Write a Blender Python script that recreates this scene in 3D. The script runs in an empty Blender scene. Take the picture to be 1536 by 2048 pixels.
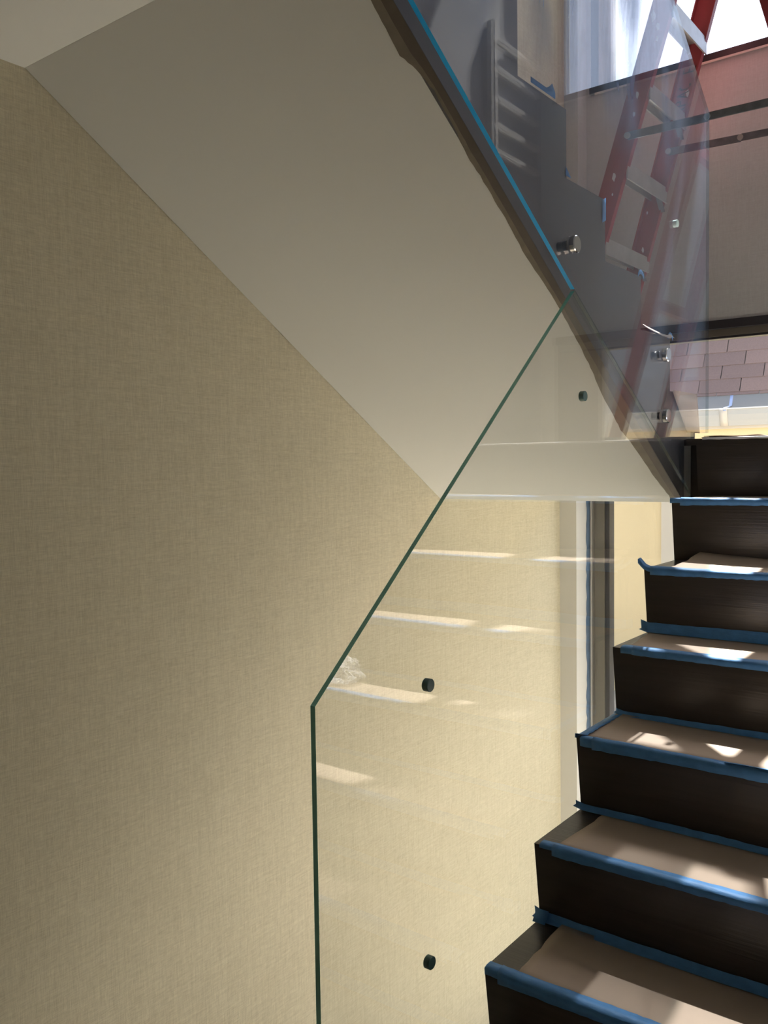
import bpy, bmesh, math, random
from mathutils import Vector, Matrix
random.seed(7)
S = bpy.context.scene
C = S.collection
PI = math.pi

# ------------------------------------------------------------------ camera
YAW, PITCH, ROLL = -0.6538, -0.0535, -0.0143
FPX = 1767.2
cam_d = bpy.data.cameras.new('camera'); cam = bpy.data.objects.new('camera', cam_d); C.objects.link(cam)
fw = Vector((math.sin(YAW)*math.cos(PITCH), math.cos(YAW)*math.cos(PITCH), math.sin(PITCH)))
r0 = Vector((math.cos(YAW), -math.sin(YAW), 0)); u0 = r0.cross(fw)
rt = r0*math.cos(ROLL) + u0*math.sin(ROLL); up = -r0*math.sin(ROLL) + u0*math.cos(ROLL)
M = Matrix((rt, up, -fw)).transposed().to_4x4(); M.translation = Vector((0.9003, -2.7692, -0.0665))
cam.matrix_world = M
cam_d.sensor_fit = 'VERTICAL'; cam_d.sensor_height = 36; cam_d.lens = FPX*36/2048
cam_d.clip_start = 0.02
S.camera = cam

# ------------------------------------------------------------------ exposure, sky, sun
S.view_settings.view_transform = 'Standard'; S.view_settings.look = 'None'
S.view_settings.gamma = 1; S.view_settings.use_curve_mapping = False
S.view_settings.exposure = -0.08
S.cycles.max_bounces = 14; S.cycles.diffuse_bounces = 6; S.cycles.transmission_bounces = 12
S.cycles.transparent_max_bounces = 12; S.cycles.use_denoising = True
S.cycles.sample_clamp_indirect = 6

SUN_Q, SUN_EL = 0.33, 1.95            # sideways and downward slope of the sunbeam per metre towards -Y
w = bpy.data.worlds.new('sky'); S.world = w; w.use_nodes = True
nt = w.node_tree; bg = nt.nodes['Background']
sky = nt.nodes.new('ShaderNodeTexSky'); sky.sky_type = 'NISHITA'; sky.sun_disc = False
sky.sun_elevation = math.atan2(SUN_EL, math.hypot(1, SUN_Q)); sky.sun_rotation = math.atan2(-SUN_Q, 1)
sky.air_density = 1.0; sky.dust_density = 3.0; sky.ozone_density = 0.6
nt.links.new(sky.outputs[0], bg.inputs[0]); bg.inputs[1].default_value = 0.45
sl = bpy.data.lights.new('sun', 'SUN'); sl.energy = 34; sl.angle = 0.009; sl.color = (1, 0.97, 0.92)
so = bpy.data.objects.new('sun', sl); C.objects.link(so)
so.rotation_euler = Vector((SUN_Q, -1, -SUN_EL)).to_track_quat('-Z', 'Y').to_euler(); so.location = (0, 6, 8)
def portal(name, loc, rot, sx, sy):
    l = bpy.data.lights.new(name, 'AREA'); l.shape = 'RECTANGLE'; l.size = sx; l.size_y = sy
    l.cycles.is_portal = True
    o = bpy.data.objects.new(name, l); C.objects.link(o); o.location = loc; o.rotation_euler = rot
portal('portal_window', (0.1, 1.32, 3.06), (PI/2, 0, PI), 1.9, 2.75)
portal('portal_window', (1.22, 0.05, -2.02), (PI/2, 0, PI/2), 2.0, 1.05)
portal('portal_window', (0.1, 1.32, -1.1), (PI/2, 0, PI), 1.95, 3.25)

# ------------------------------------------------------------------ materials
def mat(name, col, rough=0.6, metal=0.0, spec=0.5, bump=None, var=None, alpha=None):
    m = bpy.data.materials.new(name); m.use_nodes = True
    n = m.node_tree.nodes; L = m.node_tree.links; b = n['Principled BSDF']
    b.inputs['Base Color'].default_value = (*col, 1); b.inputs['Roughness'].default_value = rough
    b.inputs['Metallic'].default_value = metal; b.inputs['Specular IOR Level'].default_value = spec
    if var or bump:
        tc = n.new('ShaderNodeTexCoord')
    if var:                                    # (scale xyz, amount)
        mp = n.new('ShaderNodeMapping'); mp.inputs['Scale'].default_value = var[0]
        no = n.new('ShaderNodeTexNoise'); no.inputs['Scale'].default_value = 1; no.inputs['Detail'].default_value = 5
        L.new(tc.outputs['Object'], mp.inputs[0]); L.new(mp.outputs[0], no.inputs[0])
        mx = n.new('ShaderNodeMix'); mx.data_type = 'RGBA'
        a = var[1]
        mx.inputs[6].default_value = (*[c*(1-a) for c in col], 1); mx.inputs[7].default_value = (*[min(1, c*(1+a)) for c in col], 1)
        L.new(no.outputs[0], mx.inputs[0]); L.new(mx.outputs[2], b.inputs['Base Color'])
    if bump:                                   # (scale xyz, strength, distance)
        mp2 = n.new('ShaderNodeMapping'); mp2.inputs['Scale'].default_value = bump[0]
        no2 = n.new('ShaderNodeTexNoise'); no2.inputs['Scale'].default_value = 1; no2.inputs['Detail'].default_value = 4
        L.new(tc.outputs['Object'], mp2.inputs[0]); L.new(mp2.outputs[0], no2.inputs[0])
        bp = n.new('ShaderNodeBump'); bp.inputs['Strength'].default_value = bump[1]; bp.inputs['Distance'].default_value = bump[2]
        L.new(no2.outputs[0], bp.inputs['Height']); L.new(bp.outputs[0], b.inputs['Normal'])
    return m

def wallpaper(name, col, dark, amount=1.0):
    """woven linen: slubby threads running both ways"""
    m = bpy.data.materials.new(name); m.use_nodes = True
    n = m.node_tree.nodes; L = m.node_tree.links; b = n['Principled BSDF']
    b.inputs['Roughness'].default_value = 0.85; b.inputs['Specular IOR Level'].default_value = 0.2
    tc = n.new('ShaderNodeTexCoord')
    outs = []
    for sc in ((38, 38, 420), (420, 420, 38), (7, 7, 130), (130, 130, 7)):
        mp = n.new('ShaderNodeMapping'); mp.inputs['Scale'].default_value = sc
        no = n.new('ShaderNodeTexNoise'); no.inputs['Scale'].default_value = 1; no.inputs['Detail'].default_value = 3
        L.new(tc.outputs['Object'], mp.inputs[0]); L.new(mp.outputs[0], no.inputs[0]); outs.append(no.outputs[0])
    def math_(op, a, bb):
        x = n.new('ShaderNodeMath'); x.operation = op
        for i, v in enumerate((a, bb)):
            if isinstance(v, (int, float)): x.inputs[i].default_value = v
            else: L.new(v, x.inputs[i])
        return x.outputs[0]
    s = math_('ADD', math_('ADD', outs[0], outs[1]), math_('MULTIPLY', math_('ADD', outs[2], outs[3]), 0.6))
    f = n.new('ShaderNodeMapRange'); f.inputs['From Min'].default_value = 1.25; f.inputs['From Max'].default_value = 1.95
    L.new(s, f.inputs[0])
    mx = n.new('ShaderNodeMix'); mx.data_type = 'RGBA'
    mx.inputs[6].default_value = (*dark, 1); mx.inputs[7].default_value = (*col, 1)
    L.new(f.outputs[0], mx.inputs[0]); L.new(mx.outputs[2], b.inputs['Base Color'])
    bp = n.new('ShaderNodeBump'); bp.inputs['Strength'].default_value = 0.35*amount; bp.inputs['Distance'].default_value = 0.002
    L.new(s, bp.inputs['Height']); L.new(bp.outputs[0], b.inputs['Normal'])
    return m

def pane_glass(name, tint=(1, 1, 1)):
    """thin window pane: clear with an angle-dependent reflection"""
    m = bpy.data.materials.new(name); m.use_nodes = True
    n = m.node_tree.nodes; L = m.node_tree.links; n.remove(n['Principled BSDF'])
    t = n.new('ShaderNodeBsdfTransparent'); t.inputs[0].default_value = (*tint, 1)
    g = n.new('ShaderNodeBsdfGlossy'); g.inputs['Roughness'].default_value = 0.0
    lw = n.new('ShaderNodeLayerWeight'); lw.inputs[0].default_value = 0.5
    pw = n.new('ShaderNodeMath'); pw.operation = 'POWER'; pw.inputs[1].default_value = 5
    sc = n.new('ShaderNodeMath'); sc.operation = 'MULTIPLY_ADD'; sc.inputs[1].default_value = 0.9; sc.inputs[2].default_value = 0.04
    L.new(lw.outputs['Facing'], pw.inputs[0]); L.new(pw.outputs[0], sc.inputs[0])
    mx = n.new('ShaderNodeMixShader')
    L.new(sc.outputs[0], mx.inputs[0]); L.new(t.outputs[0], mx.inputs[1]); L.new(g.outputs[0], mx.inputs[2])
    L.new(mx.outputs[0], n['Material Output'].inputs[0]); return m

def guard_glass(name, tint, smear=False):
    """face of a guard pane: clear, reflecting more at a glancing angle; optionally with dried wiping smears and a painted blue glare veil"""
    m = bpy.data.materials.new(name); m.use_nodes = True
    n = m.node_tree.nodes; L = m.node_tree.links; n.remove(n['Principled BSDF'])
    out = n['Material Output']
    t = n.new('ShaderNodeBsdfTransparent'); t.inputs[0].default_value = (*tint, 1)
    g = n.new('ShaderNodeBsdfGlossy'); g.inputs['Roughness'].default_value = 0.0
    lw = n.new('ShaderNodeLayerWeight'); lw.inputs[0].default_value = 0.5
    pw = n.new('ShaderNodeMath'); pw.operation = 'POWER'; pw.inputs[1].default_value = 5
    sc = n.new('ShaderNodeMath'); sc.operation = 'MULTIPLY_ADD'; sc.inputs[1].default_value = 0.95; sc.inputs[2].default_value = 0.045
    L.new(lw.outputs['Facing'], pw.inputs[0]); L.new(pw.outputs[0], sc.inputs[0])
    mx = n.new('ShaderNodeMixShader')
    L.new(sc.outputs[0], mx.inputs[0]); L.new(t.outputs[0], mx.inputs[1]); L.new(g.outputs[0], mx.inputs[2])
    if not smear:
        L.new(mx.outputs[0], out.inputs[0]); return m
    tc = n.new('ShaderNodeTexCoord'); mp = n.new('ShaderNodeMapping'); mp.inputs['Scale'].default_value = (1, 6, 1.8)
    no = n.new('ShaderNodeTexNoise'); no.inputs['Scale'].default_value = 1.3; no.inputs['Detail'].default_value = 6; no.inputs['Distortion'].default_value = 0.6
    L.new(tc.outputs['Object'], mp.inputs[0]); L.new(mp.outputs[0], no.inputs[0])
    r = n.new('ShaderNodeMapRange'); r.inputs['From Min'].default_value = 0.40; r.inputs['From Max'].default_value = 0.72
    r.inputs['To Max'].default_value = 0.8
    L.new(no.outputs[0], r.inputs[0])
    sx = n.new('ShaderNodeSeparateXYZ'); L.new(tc.outputs['Object'], sx.inputs[0])
    z = n.new('ShaderNodeMapRange'); z.inputs['From Min'].default_value = 0.72; z.inputs['From Max'].default_value = 1.12
    L.new(sx.outputs[2], z.inputs[0])
    ym = n.new('ShaderNodeMapRange'); ym.inputs['From Min'].default_value = 0.12; ym.inputs['From Max'].default_value = -0.35
    ym.inputs['To Min'].default_value = 0.25
    L.new(sx.outputs[1], ym.inputs[0])
    my = n.new('ShaderNodeMath'); my.operation = 'MULTIPLY'; L.new(z.outputs[0], my.inputs[0]); L.new(ym.outputs[0], my.inputs[1])
    mu = n.new('ShaderNodeMath'); mu.operation = 'MULTIPLY'; L.new(r.outputs[0], mu.inputs[0]); L.new(my.outputs[0], mu.inputs[1])
    ad = n.new('ShaderNodeMath'); ad.operation = 'ADD'; L.new(mu.outputs[0], ad.inputs[0])
    z2 = n.new('ShaderNodeMapRange'); z2.inputs['From Min'].default_value = 0.0; z2.inputs['From Max'].default_value = 1.2  # faint blue veil painted in for lens glare, stronger towards the top
    z2.inputs['To Min'].default_value = 0.02; z2.inputs['To Max'].default_value = 0.075
    L.new(sx.outputs[2], z2.inputs[0]); L.new(z2.outputs[0], ad.inputs[1])
    d = n.new('ShaderNodeBsdfDiffuse'); d.inputs[0].default_value = (0.40, 0.58, 1, 1)
    tr = n.new('ShaderNodeBsdfTranslucent'); tr.inputs[0].default_value = (0.42, 0.64, 1, 1)
    dt = n.new('ShaderNodeMixShader'); dt.inputs[0].default_value = 0.7
    L.new(d.outputs[0], dt.inputs[1]); L.new(tr.outputs[0], dt.inputs[2])
    m2 = n.new('ShaderNodeMixShader'); L.new(ad.outputs[0], m2.inputs[0]); L.new(mx.outputs[0], m2.inputs[1]); L.new(dt.outputs[0], m2.inputs[2])
    L.new(m2.outputs[0], out.inputs[0]); return m

PAPER_WALL = wallpaper('linen wallpaper', (0.68, 0.62, 0.46), (0.52, 0.465, 0.335))
FAR_PAPER = wallpaper('pale linen wallpaper', (0.60, 0.645, 0.64), (0.525, 0.565, 0.56), 0.5)
PAINT = mat('ceiling paint', (0.72, 0.71, 0.66), 0.8, bump=((60, 60, 60), 0.1, 0.002))
SIDE = mat('taupe wall paint', (0.44, 0.445, 0.45), 0.8)
WHITE = mat('white paint', (0.66, 0.64, 0.59), 0.6)
FLOOR = mat('floor boards', (0.80, 0.77, 0.69), 0.5, var=((3, 20, 3), 0.2))
DARK = mat('dark stained wood', (0.050, 0.041, 0.033), 0.33, spec=0.5, var=((3, 60, 60), 0.35), bump=((4, 160, 160), 0.25, 0.002))
STRING = mat('dark stringer paint', (0.105, 0.102, 0.104), 0.45, var=((4, 4, 4), 0.2))
BAND = mat('brown paint edge', (0.10, 0.078, 0.058), 0.6, var=((20, 20, 20), 0.3))
BAND2 = mat('thin brown paint smear', (0.20, 0.165, 0.12), 0.7, var=((30, 30, 30), 0.35))
KRAFT = mat('kraft paper', (0.46, 0.37, 0.295), 0.75, var=((8, 8, 8), 0.12), bump=((30, 30, 30), 0.2, 0.003))
TAPE = mat('blue masking tape', (0.085, 0.26, 0.56), 0.6, var=((40, 40, 40), 0.3), bump=((60, 200, 200), 0.4, 0.002))
TAPE_D = mat('dull blue masking tape', (0.075, 0.13, 0.21), 0.6, var=((30, 30, 12), 0.45))
GLASS_U = guard_glass('clear glass smeared and veiled', (0.98, 0.985, 0.99), True)
GLASS_L = guard_glass('clear glass', (0.985, 0.99, 0.985))
EDGE_GLOW = mat('painted blue edge glow', (0.01, 0.47, 1.0), 0.25, spec=0.5)  # strong blue painted on for the light glowing out of the edge
EDGE_L = mat('green glass edge', (0.27, 0.66, 0.56), 0.2, spec=0.5)
EDGE_C = guard_glass('pale glass edge', (0.62, 0.70, 0.70))
PLUG = mat('green glass plug', (0.085, 0.165, 0.155), 0.2, spec=0.6)
PLUG_W = mat('pale glass plug', (0.55, 0.75, 0.75), 0.2)
CHROME = mat('polished steel', (0.75, 0.75, 0.75), 0.08, 1.0)
STEEL = mat('dark steel', (0.20, 0.20, 0.20), 0.3, 1.0)
RED = mat('red fibreglass', (0.30, 0.046, 0.054), 0.45, var=((12, 12, 5), 0.35))
ALU = mat('worn aluminium', (0.50, 0.50, 0.48), 0.45, 0.6, var=((15, 15, 15), 0.25))
ALUD = mat('dark aluminium brace', (0.20, 0.21, 0.23), 0.45, 0.6, var=((25, 25, 25), 0.5))
FRAME = mat('dark bronze frame', (0.035, 0.036, 0.042), 0.4)
FRAME2 = mat('brown grey frame', (0.17, 0.155, 0.125), 0.5)
PANE = pane_glass('window glass'); PANE_DIM = pane_glass('added sun dimming glass', (0.42, 0.42, 0.42))  # second glass is for the added panes that dim the sun
STUCCO = mat('cream stucco', (0.84, 0.665, 0.39), 0.9, bump=((90, 90, 90), 0.35, 0.004))
TRIM = mat('pale exterior trim', (0.68, 0.60, 0.49), 0.7)
GUTTER = mat('white painted gutter', (0.50, 0.475, 0.43), 0.5)
GREY = mat('grey roof flashing', (0.23, 0.23, 0.23), 0.6)
SHING = [mat('rose asphalt shingle', c, 0.95, bump=((300, 300, 300), 0.5, 0.002), var=((120, 120, 120), 0.2)) for c in
         ((0.25, 0.175, 0.155), (0.228, 0.16, 0.145), (0.27, 0.187, 0.166))]
BLUE = mat('light blue strap', (0.45, 0.55, 0.80), 0.5)
GROUND = mat('pale paving', (0.38, 0.36, 0.32), 0.9, var=((6, 6, 6), 0.15))
MARK = mat('black marker', (0.02, 0.015, 0.015), 0.7)
POLY = mat('splatter paint', (0.75, 0.70, 0.72), 0.6)

# ------------------------------------------------------------------ helpers
def obj(name, verts, faces, m, parent=None, smooth=False):
    me = bpy.data.meshes.new(name); me.from_pydata([tuple(v) for v in verts], [], faces)
    bm = bmesh.new(); bm.from_mesh(me); bmesh.ops.recalc_face_normals(bm, faces=bm.faces); bm.to_mesh(me); bm.free()
    for x in (m if isinstance(m, (list, tuple)) else [m]): me.materials.append(x)
    if smooth:
        for p in me.polygons: p.use_smooth = True
    o = bpy.data.objects.new(name, me); C.objects.link(o)
    if parent: o.parent = parent
    return o
def boxv(x0, x1, y0, y1, z0, z1):
    v = [(x, y, z) for x in (x0, x1) for y in (y0, y1) for z in (z0, z1)]
    return v, [(0, 1, 3, 2), (4, 6, 7, 5), (0, 4, 5, 1), (2, 3, 7, 6), (0, 2, 6, 4), (1, 5, 7, 3)]
def box(name, b, m, parent=None, bev=0.0):
    o = obj(name, *boxv(*b), m, parent)
    if bev:
        bm = bmesh.new(); bm.from_mesh(o.data); bmesh.ops.bevel(bm, geom=bm.edges[:], offset=bev, segments=2, affect='EDGES'); bm.to_mesh(o.data); bm.free()
    return o
def prism(name, poly, x0, x1, m, parent=None, edge_slot=None):
    """polygon of (y, z) pulled along X"""
    n = len(poly)
    v = [(x0, y, z) for y, z in poly] + [(x1, y, z) for y, z in poly]
    f = [tuple(range(n)), tuple(range(2*n-1, n-1, -1))] + [(i, (i+1) % n, n+(i+1) % n, n+i) for i in range(n)]
    o = obj(name, v, f, m, parent)
    if edge_slot is not None:                # edge_slot: material of each edge of the outline
        for i in range(n): o.data.polygons[2+i].material_index = edge_slot[i]
    return o
def prism_y(name, poly, y0, y1, m, parent=None):
    """polygon of (x, z) pulled along Y"""
    n = len(poly)
    v = [(x, y0, z) for x, z in poly] + [(x, y1, z) for x, z in poly]
    f = [tuple(range(n)), tuple(range(2*n-1, n-1, -1))] + [(i, (i+1) % n, n+(i+1) % n, n+i) for i in range(n)]
    return obj(name, v, f, m, parent)
def bar(name, a, b, wy, wn, m, parent=None, side=Vector((0, 1, 0))):
    """a straight box-section member from a to b: wy along `side`, wn along the other cross direction"""
    a, b = Vector(a), Vector(b); d = (b-a).normalized(); s = (side - d*side.dot(d)).normalized(); t = d.cross(s)
    v = []
    for p in (a, b):
        for i, j in ((-1, -1), (1, -1), (1, 1), (-1, 1)): v.append(p + s*wy/2*i + t*wn/2*j)
    return obj(name, v, [(0, 3, 2, 1), (4, 5, 6, 7)] + [(i, (i+1) % 4, 4+(i+1) % 4, 4+i) for i in range(4)], m, parent)
def channel(name, a, b, web, flange, thick, m, parent, side, inward):
    """C-section rail from a to b: web lies along `side`, flanges point to `inward`"""
    a, b = Vector(a), Vector(b); d = (b-a).normalized()
    s = (Vector(side) - d*Vector(side).dot(d)).normalized(); t = Vector(inward); t = (t - d*t.dot(d) - s*t.dot(s)).normalized()
    h = web/2
    prof = [(-h, 0), (h, 0), (h, flange), (h-thick, flange), (h-thick, thick), (-h+thick, thick), (-h+thick, flange), (-h, flange)]
    v = [p + s*x + t*y for p in (a, b) for x, y in prof]; n = 8
    f = [tuple(range(n)), tuple(range(2*n-1, n-1, -1))] + [(i, (i+1) % n, n+(i+1) % n, n+i) for i in range(n)]
    return obj(name, v, f, m, parent)
def disc(name, c, axis, rad, depth, m, parent=None, seg=24, bev=0.0):
    c, ax = Vector(c), Vector(axis).normalized(); s = ax.orthogonal().normalized(); t = ax.cross(s)
    rings = [(rad-bev, -depth/2), (rad, -depth/2+bev), (rad, depth/2-bev), (rad-bev, depth/2)] if bev else [(rad, -depth/2), (rad, depth/2)]
    v = [c + ax*h + (s*math.cos(2*PI*i/seg) + t*math.sin(2*PI*i/seg))*r for r, h in rings for i in range(seg)]
    f = [tuple(range(seg-1, -1, -1)), tuple(range((len(rings)-1)*seg, len(rings)*seg))]
    for k in range(len(rings)-1):
        f += [(k*seg+i, k*seg+(i+1) % seg, (k+1)*seg+(i+1) % seg, (k+1)*seg+i) for i in range(seg)]
    return obj(name, v, f, m, parent)
def empty(name, loc=(0, 0, 0)):
    o = bpy.data.objects.new(name, None); C.objects.link(o); o.location = loc; o.empty_display_size = 0.1; return o
def thing(name, label, cat, loc=(0, 0, 0), group=None):
    o = empty(name, loc); o['label'] = label; o['category'] = cat
    if group: o['group'] = group
    return o
def tag(o, label=None, cat=None, group=None):
    if label: o['label'] = label
    if cat: o['category'] = cat
    if group: o['group'] = group
    return o
def own(o, root):
    """parent o to root, keeping where it stands"""
    o.parent = root; o.matrix_parent_inverse = Matrix.Translation(root.location).inverted(); return o
def struct(o, label=None):
    o['kind'] = 'structure'
    if label: o['label'] = label
    return o
def ribbon(name, rows, m, parent=None, thick=0.0006, smooth=True):
    """sheet through rows of points (each row the same length), given a real thickness"""
    n = len(rows[0]); v = [p for r in rows for p in r]
    f = [(i*n+j, i*n+j+1, (i+1)*n+j+1, (i+1)*n+j) for i in range(len(rows)-1) for j in range(n-1)]
    o = obj(name, v, f, m, parent, smooth)
    md = o.modifiers.new('thickness', 'SOLIDIFY'); md.thickness = thick; md.offset = 0
    return o

# ------------------------------------------------------------------ room shell
XL, XR, YB, YF = -1.005, 1.12, -4.6, 1.26
ZF, ZC = -2.70, 4.54
def wall(name, b, m, label): return struct(box(name, b, m), label)
wall('floor', (XL-0.2, XR+0.2, YB-0.2, YF+0.16, ZF-0.12, ZF), FLOOR, 'floor at the foot of the stairs')
wall('wall_left', (XL-0.14, XL, YB, YF, ZF, ZC), PAPER_WALL, 'tall left wall in woven beige linen wallpaper')
RY0, RY1, RZ0, RZ1 = -0.95, 1.05, -2.55, -1.50
wall('wall_right', (XR, XR+0.14, YB, YF, RZ1, ZC), SIDE, 'painted wall on the right of the stairs')
wall('wall_right_low', (XR, XR+0.14, YB, YF, ZF, RZ0), SIDE, 'foot of the right wall below the added side window')
wall('wall_right_low_near', (XR, XR+0.14, YB, RY0, RZ0, RZ1), SIDE, 'right wall on the near side of the added side window')
wall('wall_right_low_far', (XR, XR+0.14, RY1, YF, RZ0, RZ1), SIDE, 'right wall on the far side of the added side window')
w3 = struct(empty('added_window', (XR, 0.05, RZ0)), 'added side window below the lower flight, letting in fill light')  # unseen window added to fill the lower left wall with daylight
wall('wall_back', (XL-0.14, XR+0.14, YB-0.14, YB, ZF, ZC), mat('deep taupe paint', (0.26, 0.24, 0.21), 0.8), 'painted wall behind the viewer')
wall('ceiling', (XL-0.14, XR+0.14, YB-0.14, YF+0.14, ZC, ZC+0.12), PAINT, 'top ceiling of the stairwell')
# upper storey floor: its underside is the flat ceiling at the top left
wall('ceiling_upper_floor', (XL, -0.062, YB, -1.6126, 0.853, 1.10), PAINT, 'flat painted ceiling below the upper floor')
wall('ceiling_over_stairs', (-0.062, XR, YB, -2.35, 0.853, 1.10), PAINT, 'flat painted ceiling above the viewer')
# far wall: band between the two windows, pieces at the sides and the top
WX0, WX1, WTOP = -0.912, 1.03, 4.45
wall('wall_far', (XL, XR, YF, YF+0.14, 0.545, 1.675), FAR_PAPER, 'pale linen wall between the upper and lower windows')
wall('wall_far_top', (XL, XR, YF, YF+0.14, WTOP, ZC), FAR_PAPER, 'strip of far wall above the upper window')
wall('wall_far_left', (XL, WX0, YF, YF+0.14, 1.675, WTOP), FAR_PAPER, 'strip of far wall left of the upper window')
wall('wall_far_right', (WX1, XR, YF, YF+0.14, 1.675, WTOP), FAR_PAPER, 'strip of far wall right of the upper window')
wall('wall_far_low_left', (XL, WX0, YF, YF+0.14, ZF, 0.545), WHITE, 'strip of far wall left of the tall window')
wall('wall_far_low_right', (WX1, XR, YF, YF+0.14, ZF, 0.545), WHITE, 'strip of far wall right of the tall window')
wall('trim_1', (XL, -0.919, 1.103, YF, ZF, -0.2), WHITE, 'white painted pier at the corner of the left wall')
wall('trim_2', (XL, -0.935, 1.165, YF, 0.0, ZC), FAR_PAPER, 'narrow papered pier in the upper corner')

# upper window
w1 = struct(empty('window_1', (0, YF, 1.675)), 'large bright upper window with dark frame behind the ladder')
WT = 4.42
for b in ((WX0, WX1, YF-0.02, YF+0.07, 1.669, 1.700), (WX0, WX1, YF, YF+0.07, WT, WT+0.03), (WX0, -0.875, YF, YF+0.07, 1.70, WT), (1.0, WX1, YF, YF+0.07, 1.70, WT)):
    own(box('frame', b, FRAME, bev=0.002), w1)
own(box('sill_bead', (WX0+0.03, WX1, YF-0.026, YF-0.0205, 1.659, 1.6675), WHITE), w1)
own(box('reveal', (-0.875, -0.815, YF+0.005, YF+0.065, 1.70, 3.46), WHITE), w1)
own(box('added_mullion', (-0.315, -0.285, YF+0.01, YF+0.065, 3.46, WT), FRAME), w1)  # unseen bars and panes added up here to shape sun on the treads
own(box('added_bar', (-0.875, -0.315, YF+0.01, YF+0.065, 3.46, 3.49), FRAME), w1)
own(box('added_bar', (-0.285, 1.0, YF+0.01, YF+0.065, 3.70, 3.73), FRAME), w1)
own(box('pane', (-0.815, 1.0, YF+0.030, YF+0.036, 1.70, 3.46), PANE), w1)
own(box('pane', (-0.285, 1.0, YF+0.030, YF+0.036, 3.461, 3.70), PANE), w1)
own(box('dimming_pane', (-0.875, -0.315, YF+0.030, YF+0.036, 3.49, WT), PANE_DIM), w1)  # added pane, dims the sun reaching the lower treads
own(box('dimming_pane', (-0.285, 1.0, YF+0.030, YF+0.036, 3.73, WT), PANE_DIM), w1)

for b in ((XR+0.02, XR+0.09, RY0, RY1, RZ0, RZ0+0.03), (XR+0.02, XR+0.09, RY0, RY1, RZ1-0.03, RZ1), (XR+0.02, XR+0.09, RY0, RY0+0.03, RZ0+0.03, RZ1-0.03), (XR+0.02, XR+0.09, RY1-0.03, RY1, RZ0+0.03, RZ1-0.03)):
    own(box('frame', b, FRAME), w3)
own(box('pane', (XR+0.05, XR+0.056, RY0+0.03, RY1-0.03, RZ0+0.03, RZ1-0.03), PANE), w3)

# tall window behind and below the landing
w2 = struct(empty('window_2', (0, YF, ZF)), 'tall lower window with a dark frame passing behind the landing')
own(box('head', (-0.895, WX1, YF-0.03, YF+0.07, 0.508, 0.545), FRAME), w2)
own(box('head_bead', (-0.895, WX1, YF-0.004, YF+0.07, 0.478, 0.5075), FRAME2), w2)
own(box('head_gasket', (-0.895, WX1, YF+0.004, YF+0.06, 0.468, 0.4775), FRAME), w2)
own(box('jamb', (-0.895, -0.845, YF-0.004, YF+0.07, ZF, 0.467), FRAME2), w2)
own(box('jamb_gasket', (-0.844, -0.822, YF+0.004, YF+0.06, ZF, 0.467), FRAME), w2)
own(box('jamb', (0.80, WX1, YF-0.004, YF+0.07, ZF, 0.467), FRAME2), w2)
own(box('sill', (-0.822, 0.80, YF-0.004, YF+0.07, ZF, ZF+0.05), FRAME2), w2)
own(box('pane', (-0.822, 0.80, YF+0.028, YF+0.034, ZF+0.05, 0.467), PANE), w2)
# strip of tape left on the edge of the white pier
rows = []
for i in range(91):
    z = ZF+0.05 + (-0.21-ZF-0.05)*i/90
    rows.append([(-0.9182, 1.214+random.uniform(-.007, .006), z), (-0.9165+random.uniform(0, .002), 1.235, z), (-0.9175, 1.2565, z)])
tag(ribbon('tape_strip', rows, TAPE_D), 'long vertical blue masking tape on the white pier beside the tall window', 'tape')

# ------------------------------------------------------------------ outside
GZ = -1.95
tag(struct(box('ground', (-14, 14, 1.42, 16, GZ-0.15, GZ), GROUND)), 'pale paving outside between the two houses')
tag(struct(box('ground_bounce', (1.30, 14, -9, 1.41, -2.85, -2.70), mat('added bounce paving', (0.78, 0.75, 0.68), 0.9, var=((5, 5, 5), 0.12)))), 'bright paving added outside to bounce light into the added side window')  # unseen ground added bright to throw light through the side opening
h = thing('neighbour_house', 'neighbouring house outside with cream stucco, white gutter and rose shingled roof', 'house', (-1, 4.2, GZ))
own(box('stucco_wall', (-8, 4.5, 4.08, 4.4, GZ, 0.25), STUCCO), h)
own(box('corner_board', (-1.585, -1.10, 4.055, 4.08, GZ, -0.20), TRIM), h)
own(box('soffit_board', (-8, 4.5, 4.03, 4.08, 0.165, 0.25), TRIM), h)
# gutter: open trough with a rolled lip
prof = [(4.07, 0.30), (4.07, 0.185), (4.000, 0.185), (3.982, 0.225), (3.970, 0.265), (3.970, 0.300), (3.961, 0.307), (3.966, 0.315),
        (3.979, 0.310), (3.979, 0.267), (3.991, 0.230), (4.008, 0.193), (4.062, 0.193), (4.062, 0.30)]
own(prism('gutter', prof, -8, 4.5, GUTTER), h)
RK = math.tan(math.radians(66))
def rz(y): return 0.383 + (y-4.126)*RK
own(prism('roof_flashing', [(4.055, rz(4.055)), (4.15, rz(4.15)), (4.146, rz(4.15)+0.006), (4.05, rz(4.055)+0.006)], -8, 4.5, GREY), h)
own(prism('roof_deck', [(4.10, rz(4.10)-0.02), (4.62, rz(4.62)-0.02), (4.62, 1.2), (4.30, 0.26), (4.10, 0.26)], -8, 4.5, GREY), h)
own(ribbon('gutter_strap', [[(-1.077+dx, y, z) for dx in (-.011, .011)] for y, z in ((4.135, rz(4.135)+0.014), (4.10, rz(4.10)+0.014), (4.03, 0.325), (3.966, 0.319), (3.957, 0.295))], BLUE, thick=0.003), h)
own(ribbon('gutter_joint', [[(-1.09+dx, y, z) for dx in (-.028, .028)] for y, z in ((3.958, 0.312), (3.966, 0.266), (3.978, 0.224), (3.996, 0.182))], TRIM, thick=0.003), h)
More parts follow.
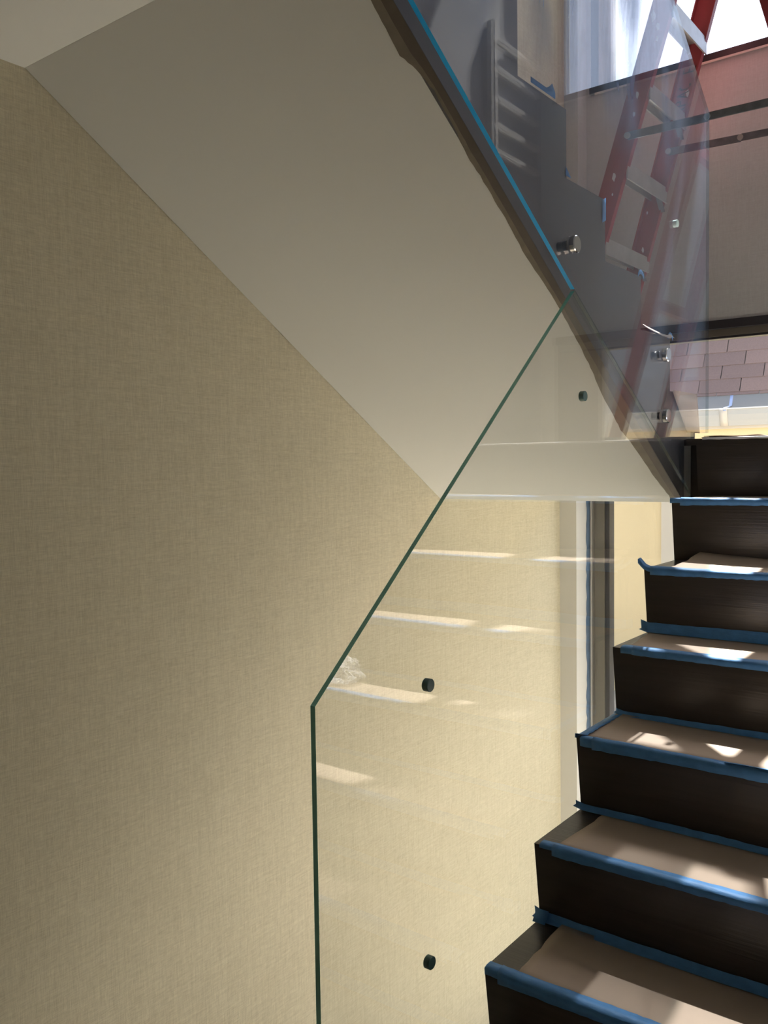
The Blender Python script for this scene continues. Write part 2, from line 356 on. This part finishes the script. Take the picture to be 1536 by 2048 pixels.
# shingle tabs in courses up the steep slope
base = [-1.191, -1.024, -1.177, -1.015, -1.159, -1.008, -1.15, -1.0, -1.15, -1.0, -1.15]
TW = 0.309; nx, nz = -math.sin(math.radians(66)), math.cos(math.radians(66))
for ci in range(10):
    y0 = 4.151 + 0.0472*(ci-1); y1 = y0 + 0.0472
    if ci == 0: y0 = 4.141
    for k in range(-8, 8):
        x0 = base[ci] + k*TW; v = []
        for x in (x0+0.0035, x0+TW-0.0035):
            for (y, l) in ((y0, 0.012), (y1+0.004, 0.0075)):
                zz = rz(y)
                v.append((x, y + l*nx, zz + l*nz)); v.append((x, y + (l-0.008)*nx, zz + (l-0.008)*nz))
        own(obj('shingle', v, [(0, 2, 6, 4), (1, 5, 7, 3), (0, 4, 5, 1), (2, 3, 7, 6), (0, 1, 3, 2), (4, 6, 7, 5)], random.choice(SHING)), h)

# ------------------------------------------------------------------ landing
land = struct(empty('floor_landing', (0, 0.6, 0)), 'dark landing between the lower and upper flights')
own(box('landing_slab', (XL, -0.030, 0.076, 1.103, -0.200, -0.02), PAINT), land)
own(box('landing_slab', (-0.030, XR, 0.045, 1.103, -0.200, -0.02), DARK), land)
own(box('landing_board', (XL, -0.030, 0.076, 1.20, -0.0199, 0.0), DARK), land)
own(box('landing_board', (-0.030, XR, 0.0, 1.20, -0.0199, 0.0), DARK), land)
own(box('landing_edge', (-0.003, XR, 1.104, 1.20, -0.200, -0.02), DARK), land)

# ------------------------------------------------------------------ lower flight
G, H, OV = 0.2139, 0.18, 0.0253
X0, X1 = 0.0, XR - 0.002
low = thing('lower_staircase', 'dark stained lower staircase with solid risers climbing along the right', 'staircase', (0.55, -1.0, ZF))
TT = 0.03
for k in range(1, 16):
    y, z = (1-k)*G, (1-k)*H
    s = OV/H
    zt = z - (0.02 if k == 1 else TT)
    ya = y + (z-zt)*s; yb = y + OV
    own(prism('riser', [(ya, zt), (yb, z-H), (yb+0.018, z-H), (ya+0.018, zt)], X0, X1, DARK), low)
    if k > 1:
        yback = (2-k)*G + OV
        own(prism('tread', [(y, z), (y+TT*s, z-TT), (yback+0.017, z-TT), (yback+0.017, z-0.0002), (yback, z)], X0, X1, DARK), low)
# solid body below, closing the open side
pts = []
for k in range(1, 16):
    y, z = (1-k)*G, (1-k)*H
    pts += [(y+OV+0.019, z-(0.205 if k == 1 else TT+0.001)), (y+OV+0.019, z-H-TT-0.001)]
pts[-1] = (pts[-1][0], ZF)
pts += [(-2.35, ZF), (0.044, -0.205-0.35), (0.044, -0.205)]
own(prism('stringer', pts, X0+0.004, X1, DARK), low)

# paper sheets and tape on each tread of the lower flight
def wob(a): return random.uniform(-a, a)
ordn = {2: 'first', 3: 'second', 4: 'third', 5: 'fourth', 6: 'fifth', 7: 'sixth', 8: 'seventh'}
left = {2: (0.02, 0.05), 3: (0.055, 0.075), 4: (0.035, 0.012), 5: (0.012, 0.006), 6: (0.050, 0.062), 7: (0.066, 0.055), 8: (0.05, 0.05)}
for k in range(2, 9):
    y, z = (1-k)*G, (1-k)*H; yback = (2-k)*G + OV
    root = thing('paper_sheet', f'brown protective paper taped over the {ordn[k]} lower tread below the landing', 'paper', (0.5, y+0.1, z), 'paper sheets on the lower treads')
    lf, lb = left[k]
    NX, NY = 44, 8
    rows = []
    for i in range(NX+1):
        t = i/NX; row = []
        for j in range(NY+1):
            s = j/NY
            xl = lf + (lb-lf)*s + (wob(.003) if i == 0 else 0)
            x = xl + (X1-0.03-xl)*t
            yy = y + 0.010 + (yback-0.006-(y+0.010))*s
            zz = z + 0.0022 + 0.0012*math.sin(9*x+k) * math.sin(3*s)
            if k == 3: zz += 0.026*math.exp(-t*2.6)*s*s
            if k in (5, 7): zz += 0.003*math.exp(-t*9)*s
            row.append((x, yy, zz))
        rows.append(row)
    own(ribbon('sheet', rows, KRAFT, thick=0.0008), root)
    # front tape folded over the nosing
    xs = {2: -0.004, 3: -0.012, 4: 0.022, 5: 0.010, 6: 0.014, 7: 0.002, 8: 0.0}[k]
    hi = {2: .010, 3: .008, 4: .010, 5: .016, 6: .008, 7: .014, 8: .01}[k]
    top = {2: .018, 3: .020, 4: .024, 5: .016, 6: .022, 7: .024, 8: .02}[k]
    for layer in range(2):
        rows = []; n = 90; ph = random.uniform(0, 6)
        for i in range(n+1):
            x = xs + layer*0.03 + (X1-0.02-xs-layer*0.03)*i/n
            e1 = 0.0035*math.sin(7*x+ph) + wob(.0012); e2 = 0.003*math.sin(5*x+2*ph) + wob(.001)
            o = 0.0016 + layer*0.0012
            cr = 0.0014*math.sin(23*x+ph*3)*layer
            d = hi + layer*0.006 + e2
            rows.append([(x, y+top-layer*0.008+e1, z+0.0028+o+abs(cr)), (x, y+0.006, z+0.0030+o+abs(cr)), (x, y-0.0018-o, z+0.0016), (x, y-0.0022-o-abs(cr)+d*OV/H, z-d)])
        if k == 3 and layer == 0:                   # loose end standing up at the corner
            for j, q in enumerate(rows[0]): rows[0][j] = (q[0]-0.006, q[1]+0.004, q[2]+0.022)
            for j, q in enumerate(rows[1]): rows[1][j] = (q[0]-0.002, q[1]+0.001, q[2]+0.006)
        own(ribbon('front_tape', rows, TAPE, thick=0.0003), root)
    # back tape where the sheet meets the riser above
    bh = {2: 0.0, 3: 0.0, 4: 0.030, 5: 0.012, 6: 0.012, 7: 0.020, 8: 0.02}[k]
    if bh:
        xb = {4: -0.012, 5: 0.004, 6: -0.008, 7: -0.006, 8: 0}[k]
        rows = []; n = 60; ph = random.uniform(0, 6)
        for i in range(n+1):
            x = xb + (X1-0.02-xb)*i/n; e = 0.0025*math.sin(6*x+ph) + wob(.001)
            zz = bh + e
            rows.append([(x, yback-0.0026-zz*OV/H, z+zz+0.001), (x, yback-0.0030, z+0.0042), (x, yback-0.020+e, z+0.0042)])
        for j, q in enumerate(rows[0]): rows[0][j] = (q[0]-0.004, q[1], q[2]+0.006)
        own(ribbon('back_tape', rows, TAPE, thick=0.0003), root)
    if k == 5:
        rows = [[(-0.0016-0.003*(1-abs(2*t-1)), y+0.008+(yback-y-0.012)*t, z-0.006), (-0.0012, y+0.008+(yback-y-0.012)*t, z+0.0045), (0.020+wob(.002), y+0.008+(yback-y-0.012)*t, z+0.0050)] for t in [i/24 for i in range(25)]]
        rows[0] = [(q[0]-0.004, q[1]-0.004, q[2]+0.004) for q in rows[0]]
        own(ribbon('side_tape', rows, TAPE, thick=0.0003), root)
    if k == 7:
        rows = [[(-0.004+0.03*s, yback-0.008-0.02*t, z+0.004+0.022*(1-t)) for s in (0, .5, 1)] for t in (0, .33, .66, 1)]
        own(ribbon('corner_tape', rows, TAPE, thick=0.0003), root)

# paper sheets lying at the edge of the landing
root = thing('paper_sheet', 'brown protective paper stacked flat on the landing above the top riser', 'paper', (0.1, 0.15, 0))
for q, (xa, xb, ya, yb) in enumerate(((0.0, 0.17, 0.06, 0.30), (0.0, 0.165, 0.05, 0.29), (0.002, 0.168, 0.07, 0.31))):
    rows = [[(xa+(xb-xa)*i/6, ya+(yb-ya)*j/6, 0.0015+q*0.0035+0.001*math.sin(i*1.3+j)) for j in range(7)] for i in range(7)]
    own(ribbon('sheet', rows, KRAFT, thick=0.0015), root)
rows = [[(x, 0.020, 0.0020), (x, 0.004, 0.0026), (x, -0.0022, 0.001), (x, -0.0016+0.004*OV/H, -0.004+wob(.001))] for x in [0.02+1.06*i/60 for i in range(61)]]
own(ribbon('front_tape', rows, mat('white paper tape', (0.85, 0.84, 0.86), 0.6), thick=0.0003), root)

root = thing('paper_sheet', 'large pale protective paper added over the landing to bounce light upward', 'paper', (0.6, 0.6, 0))  # unseen sheet added to bounce sunlight up to the far wall
rows = [[(0.19+(X1-0.03-0.19)*i/16, 0.024+1.10*j/14, 0.0016+0.001*math.sin(i*1.1+j*0.7)) for j in range(15)] for i in range(17)]
own(ribbon('sheet', rows, mat('pale bounce paper', (0.62, 0.56, 0.50), 0.8), thick=0.0008), root)

# crumpled clear plastic bag on the fourth tread
PLASTIC = bpy.data.materials.new('crumpled clear plastic'); PLASTIC.use_nodes = True
_n = PLASTIC.node_tree.nodes; _l = PLASTIC.node_tree.links; _n.remove(_n['Principled BSDF'])
_t = _n.new('ShaderNodeBsdfTransparent'); _g = _n.new('ShaderNodeBsdfDiffuse'); _g.inputs[0].default_value = (0.85, 0.88, 0.94, 1)
_lw = _n.new('ShaderNodeLayerWeight'); _lw.inputs[0].default_value = 0.8; _m = _n.new('ShaderNodeMixShader')
_l.new(_lw.outputs['Facing'], _m.inputs[0]); _l.new(_t.outputs[0], _m.inputs[1]); _l.new(_g.outputs[0], _m.inputs[2]); _l.new(_m.outputs[0], _n['Material Output'].inputs[0])
bm = bmesh.new(); bmesh.ops.create_icosphere(bm, subdivisions=4, radius=1)
from mathutils import noise
for v in bm.verts:
    c = v.co.copy(); q = 1 + 0.35*noise.noise(c*2.2) + 0.22*noise.noise(c*5+Vector((3, 1, 2))) + 0.10*noise.noise(c*11)
    v.co = Vector((c.x*0.075*q, c.y*0.05*q, max(-0.034, c.z*0.045*q)))
me = bpy.data.meshes.new('plastic_bag'); bm.to_mesh(me); bm.free(); me.materials.append(PLASTIC)
bag = bpy.data.objects.new('plastic_bag', me); C.objects.link(bag); bag.location = (0.765, -0.765, -0.72+0.038)
tag(bag, 'crumpled clear plastic bag on the sunlit fourth tread, seen reflected in glass', 'bag')

# ------------------------------------------------------------------ upper flight
UX0, UX1 = XL + 0.002, -0.062
ris = [0.180, -0.056, -0.295, -0.543, -0.771, -1.010, -1.250]
tz = [0.147, 0.309, 0.459, 0.617, 0.779, 0.941, 1.10]
S0, S2 = -0.1544, 0.6244
def soff(y): return S0 - S2*y
upf = thing('upper_staircase', 'dark upper staircase with sawtooth stringer rising to the left above a sloped soffit', 'staircase', (-0.5, 0.18, 0))
TS = [(0.076, -0.2), (0.076, 0.0), (ris[0], 0.0)]
TS = [(0.076, soff(0.076)), (0.076, -0.0001), (ris[0], -0.0001+0.0001)]
saw = []
for y, z in zip(ris, tz):
    saw += [(y, z-0.0 if False else None), ]
saw = [(ris[0], 0.0005)]
for i, (y, z) in enumerate(zip(ris, tz)):
    saw.append((y, z))
    saw.append((ris[i+1] if i+1 < len(ris) else -1.6126, z))
poly = saw + [(-1.6126, soff(-1.6126)), (0.0755, soff(0.0755)), (0.0755, 0.0005)]
own(prism('stringer', poly, UX1-0.030, UX1, STRING), upf)
for i, (y, z) in enumerate(zip(ris, tz)):
    yb = ris[i+1] if i+1 < len(ris) else -1.6126
    zl = tz[i-1] if i else 0.0005
    own(box('riser', (UX0, UX1-0.031, y-0.018, y, zl, z-0.0255), DARK), upf)
    own(box('tread', (UX0, UX1-0.031, yb-(0.018 if i+1 < len(ris) else 0), y+0.0, z-0.025, z), DARK), upf)
# soffit slab under the flight
own(prism('soffit', [(0.0755, soff(0.0755)), (-1.6126, soff(-1.6126)), (-1.6126, soff(-1.6126)+0.07), (0.0755, soff(0.0755)+0.07)], UX0, UX1-0.031, PAINT), upf)
# irregular cut-in paint along the edge of the soffit
edge = [(0.074, -0.101), (0.036, -0.097), (-0.02, -0.104), (-0.096, -0.110), (-0.17, -0.112), (-0.241, -0.117), (-0.287, -0.124), (-0.34, -0.121), (-0.416, -0.118),
        (-0.50, -0.108), (-0.56, -0.101), (-0.625, -0.097), (-0.70, -0.093), (-0.775, -0.091), (-0.85, -0.095), (-0.926, -0.098), (-1.0, -0.093), (-1.059, -0.094), (-1.12, -0.093),
        (-1.168, -0.096), (-1.23, -0.088), (-1.304, -0.084), (-1.35, -0.094), (-1.38, -0.110), (-1.43, -0.107), (-1.477, -0.103), (-1.55, -0.106), (-1.6126, -0.104)]
def strip(name, ed, xin, off, m, jit):
    rows = []
    for i in range(len(ed)-1):
        (ya, xa), (yb, xb) = ed[i], ed[i+1]
        for q in range(4):
            t = q/4; y = ya+(yb-ya)*t; x = xa+(xb-xa)*t + wob(jit)
            rows.append([(x, y, soff(y)-off), (xin, y, soff(y)-off)])
    y = ed[-1][0]; rows.append([(ed[-1][1], y, soff(y)-off), (xin, y, soff(y)-off)])
    return own(ribbon(name, rows, m, thick=0.0004, smooth=False), upf)
strip('paint_smear', edge, -0.0625, 0.0010, BAND2, 0.0012)
strip('painted_edge', [(y, max(x*0.30-0.053, x+0.003)) for y, x in edge], -0.0620, 0.0018, BAND, 0.0006)

# paper scraps and tape on the upper treads, hanging past the stringer
for i in range(0, 5):
    y, z = ris[i], tz[i]; yb = ris[i+1]
    lab = ['lowest', 'second', 'third', 'fourth', 'fifth'][i]
    root = thing('paper_sheet', f'protective paper with blue tape on the {lab} tread of the upper flight', 'paper', (-0.5, y-0.1, z), 'paper sheets on the upper treads')
    rows = [[(UX0+0.03+(UX1-0.006-UX0-0.03)*a/10, yb+0.01+(y-0.012-yb-0.01)*b/6, z+0.002+0.001*math.sin(a+b)) for b in range(7)] for a in range(11)]
    own(ribbon('sheet', rows, KRAFT, thick=0.0008), root)
    if i == 0:     # brown flap folded down over the first riser and past its end
        rows = [[(UX1+0.004+0.012*s, y+0.012-0.20*t*(1-0.25*s), z+0.004-0.118*s+0.004*math.sin(5*t)) for s in (0, .33, .66, 1)] for t in [q/8 for q in range(9)]]
        rows = [[(UX1+0.006+0.006*s+0.004*math.sin(3*t+s), y+0.002-(0.235-0.13*s)*t, z+0.003-0.128*s) for s in (0, .25, .5, .75, 1)] for t in [q/8 for q in range(9)]]
        own(ribbon('hanging_flap', rows, KRAFT, thick=0.0008), root)
    if i == 1:     # curled sheet with a rolled lip
        rows = [[(UX1+0.003+0.01*s, y+0.002-0.236*t, z+0.004+0.012*t*t-0.010*s+0.010*math.exp(-((t-0.05)/0.06)**2)) for s in (0, .5, 1)] for t in [q/14 for q in range(15)]]
        own(ribbon('curled_lip', rows, mat('pale paper lip', (0.62, 0.58, 0.54), 0.35), thick=0.0010), root)
    # tape tabs at the nosing and the back
    if i in (1, 2):
        ln = (0.0, 0.085)[0] if i == 1 else 0.03
        rows = [[(UX1+0.004, y+0.014-0.045*s, z+0.005+0.012*math.sin(PI*s)-0.012*t) for s in (0, .25, .5, .75, 1)] for t in (0, 1)]
        own(ribbon('tape_tab', rows, TAPE, thick=0.0006), root)
    if i == 3:
        rows = [[(UX1+0.004, y-0.004-0.022*s, z+0.004-0.058*t-0.01*s) for s in (0, .5, 1)] for t in (0, .3, .6, 1)]
        own(ribbon('tape_tab', rows, TAPE, thick=0.0006), root)
        rows = [[(UX1+0.003, yb+0.02-0.03*s, z+0.004+0.022*s*t) for s in (0, .5, 1)] for t in (0, 1)]
        own(ribbon('tape_tab', rows, TAPE, thick=0.0006), root)
    if i == 4:
        rows = [[(UX1+0.004, y-0.07-0.12*s+0.004, z+0.003+(0.012+0.02*math.exp(-((s-0.15)/0.10)**2))*t) for s in [q/8 for q in range(9)]] for t in (0, 1)]
        own(ribbon('tape_tab', rows, TAPE, thick=0.0006), root)

# ------------------------------------------------------------------ glass balustrade
GX0, GX1 = -0.038, -0.028
lowg = thing('glass_panel', 'lower clear glass guard panel with green edges beside the dark stairs', 'glass panel', (-0.033, -1.0, -1.0), 'glass guard panels')
pl_ = [(-1.744, -0.447), (-0.800, 0.340), (0.043, -0.172), (0.064, -0.196), (0.064, -0.36), (-1.744, -1.895)]
own(prism('pane', pl_, GX0, GX1, [GLASS_L, EDGE_L, EDGE_C], edge_slot=[1, 2, 2, 2, 1, 1]), lowg)
for y, z in ((-1.423, -0.480), (-1.429, -1.012), (-0.743, 0.094)):
    p = own(disc('hole_plug', (-0.033, y, z), (1, 0, 0), 0.0125, 0.0135, PLUG, bev=0.001), lowg)
upg = thing('glass_panel', 'upper clear glass guard panel with painted blue edge glow beside the sawtooth stringer', 'glass panel', (-0.033, -0.5, 0.5), 'glass guard panels')
pu_ = [(-1.80, 0.974), (-0.800, 0.3445), (0.0665, -0.182), (0.0665, 0.0235), (0.213, 0.0235), (0.205, 1.056), (-1.25, 2.045), (-1.80, 2.42)]
own(prism('pane', pu_, GX0, GX1, [GLASS_U, EDGE_GLOW, EDGE_C], edge_slot=[1, 2, 2, 2, 2, 2, 2, 1]), upg)
for y, z in ((-0.092, 0.643),):
    own(disc('hole_plug', (-0.033, y, z), (1, 0, 0), 0.0110, 0.0135, PLUG_W, bev=0.001), upg)
for y, z in ((-0.815, 0.445), (-0.203, 0.242), (-0.201, 0.064)):
    st = own(disc('standoff', (-0.0275+0.0075, y, z), (1, 0, 0), 0.0205, 0.015, CHROME, bev=0.002), upg)
    own(disc('standoff_barrel', (-0.050, y, z), (1, 0, 0), 0.0120, 0.0235, STEEL), upg)

# ------------------------------------------------------------------ stepladder on the landing
lad = thing('step_ladder', 'paint spattered red stepladder with grey steps standing on the landing', 'ladder', (-0.3, 0.85, 0))
def Xp(z): return -0.828 + 0.32*z
TOPZ = 2.22
def yn(z): return 0.630
def yfr(z): return 1.022 + 0.095*(1.8-z)*0.9
zt, zb = TOPZ-0.06, 0.014
RW = 0.085
def railx(z): return Xp(z) - RW/2*1.02
# front rails (climbing side faces the left wall)
for f_, inw in ((yn, (0, 1, 0)), (yfr, (0, -1, 0))):
    r = own(channel('rail', (railx(zb), f_(zb), zb), (railx(zt), f_(zt), zt), RW, 0.028, 0.005, RED, None, (1, 0, 0), inw), lad)
    own(box('foot', (railx(zb)-0.05, railx(zb)+0.05, f_(zb)-0.02, f_(zb)+0.02, 0.0045, 0.03), MARK), lad)
def Xr(z): return 0.042 - 0.28*(z-1.564)
for f_, inw in ((lambda z: 0.640, (0, 1, 0)), (lambda z: 1.0+0.09*(1.8-z), (0, -1, 0))):
    own(channel('rear_rail', (Xr(zb), f_(zb), zb), (Xr(zt), f_(zt), zt), 0.06, 0.026, 0.005, RED, None, (1, 0, 0), inw), lad)
    own(box('foot', (Xr(zb)-0.035, Xr(zb)+0.035, f_(zb)-0.02, f_(zb)+0.02, 0.0045, 0.03), MARK), lad)
for z in (0.55, 1.11, 1.66):   # rear crossbars
    own(bar('crossbar', (Xr(z)+0.0, 0.672, z), (Xr(z), 1.0+0.09*(1.8-z)-0.032, z), 0.03, 0.045, RED, None, side=Vector((1, 0, 0))), lad)
for i, z in enumerate((0.27, 0.55, 0.83, 1.11, 1.391, 1.67)):
    a, b = yn(z)+0.006, yfr(z)-0.006
    x1 = Xp(z) - 0.004
    # a step is a folded tread with deep front and back lips
    pr = [(x1, z), (x1, z-0.065), (x1-0.006, z-0.065), (x1-0.006, z-0.006), (x1-0.070, z-0.006), (x1-0.070, z-0.040), (x1-0.076, z-0.040), (x1-0.076, z)]
    own(prism_y('step', pr, a, b, ALU), lad)
    if i < 5:  # diagonal knee brace below each end
        own(bar('step_brace', (x1-0.02, b-0.004, z-0.10), (x1-0.02, b-0.09, z-0.010), 0.022, 0.003, ALUD, None, side=Vector((1, 0, 0))), lad)
# spreader arms with a centre hinge
for y, z0, z1, xe in ((0.612, 1.197, 1.19, 0), (1.055, 1.243, 1.222, 0)):
    xa, xb = Xp(z0)-0.02, Xr(z1)+0.02
    xm = (xa+xb)/2 - 0.01
    zm = z0 + (z1-z0)*(xm-xa)/(xb-xa)
    yy = y - 0.004 if y < 0.9 else y - 0.035
    own(bar('spreader', (xa, yy, z0), (xm, yy, zm), 0.006, 0.030, ALUD, None), lad)
    own(bar('spreader', (xm+0.004, yy-0.007, zm), (xb, yy-0.007, z1), 0.006, 0.028, ALUD, None), lad)
    for x, z in ((xa, z0), (xm, zm), (xb, z1)):
        own(disc('rivet', (x, yy-0.008, z), (0, 1, 0), 0.012, 0.010, ALU, seg=12), lad)
own(box('top_cap', (-0.152, -0.082, 0.60, 1.01, TOPZ-0.06, TOPZ), ALUD, bev=0.01), lad)
# faded black marker writing along the far front rail
def stroke(zc, pts, wdt=0.006):
    f_ = lambda z: yfr(z)-0.006
    rows = []
    for a, b in pts:
        z = zc + a; x = railx(z) + b
        rows.append([(x-wdt*0.45, f_(z)-0.0016, z-wdt*0.45), (x+wdt*0.45, f_(z)-0.0016, z+wdt*0.45)])
    own(ribbon('marker_stroke', rows, MARK, thick=0.0006, smooth=False), lad)
GLYPH = {'A': [[(-.011, -.02), (0, .02), (.011, -.02)], [(-.006, -.004), (.006, -.004)]],
         'P': [[(-.009, -.02), (-.009, .02), (.008, .017), (.008, .002), (-.009, 0)]],
         'C': [[(.010, .015), (0, .02), (-.009, .008), (-.009, -.010), (0, -.02), (.010, -.015)]],
         'E': [[(.010, .02), (-.009, .02), (-.009, -.02), (.010, -.02)], [(-.009, 0), (.007, 0)]]}
for ch, zc in (('A', 1.408), ('P', 1.440), ('A', 1.472), ('C', 1.502), ('E', 1.566)):
    for g_ in GLYPH[ch]: stroke(zc, [(a, -b*1.15) for a, b in g_])
# paint drips and patches on the rails
for q in range(16):
    z = random.uniform(0.75, 1.75); x = railx(z)+random.uniform(-.03, .03); rr = random.uniform(.003, .010)
    f_ = yn(z)-0.0012 if q % 3 else yfr(z)-0.0068
    seg = 9
    v = [(x + rr*math.cos(2*PI*i/seg)*(random.uniform(.5, 1.1)), f_, z + rr*2.2*math.sin(2*PI*i/seg)*random.uniform(.5, 1.2)) for i in range(seg)]
    v2 = [(a, f_+0.001, c) for a, b, c in v]
    own(obj('paint_splash', v+v2, [tuple(range(seg)), tuple(range(2*seg-1, seg-1, -1))] + [(i, (i+1) % seg, seg+(i+1) % seg, seg+i) for i in range(seg)], POLY), lad)

# ------------------------------------------------------------------ white barred frame on the right wall (seen in reflection)
rk = thing('wall_rack', 'white metal frame with horizontal bars on the right wall, mirrored in the glass', 'rack', (XR-0.03, 1.0, 1.4))
own(box('post', (XR-0.045, XR-0.004, 0.735, 0.765, 1.30, 1.90), WHITE, bev=0.004), rk)
for z in (1.335, 1.45, 1.57, 1.70, 1.83):
    own(box('bar', (XR-0.040, XR-0.010, 0.766, 1.18, z-0.011, z+0.011), WHITE, bev=0.003), rk)
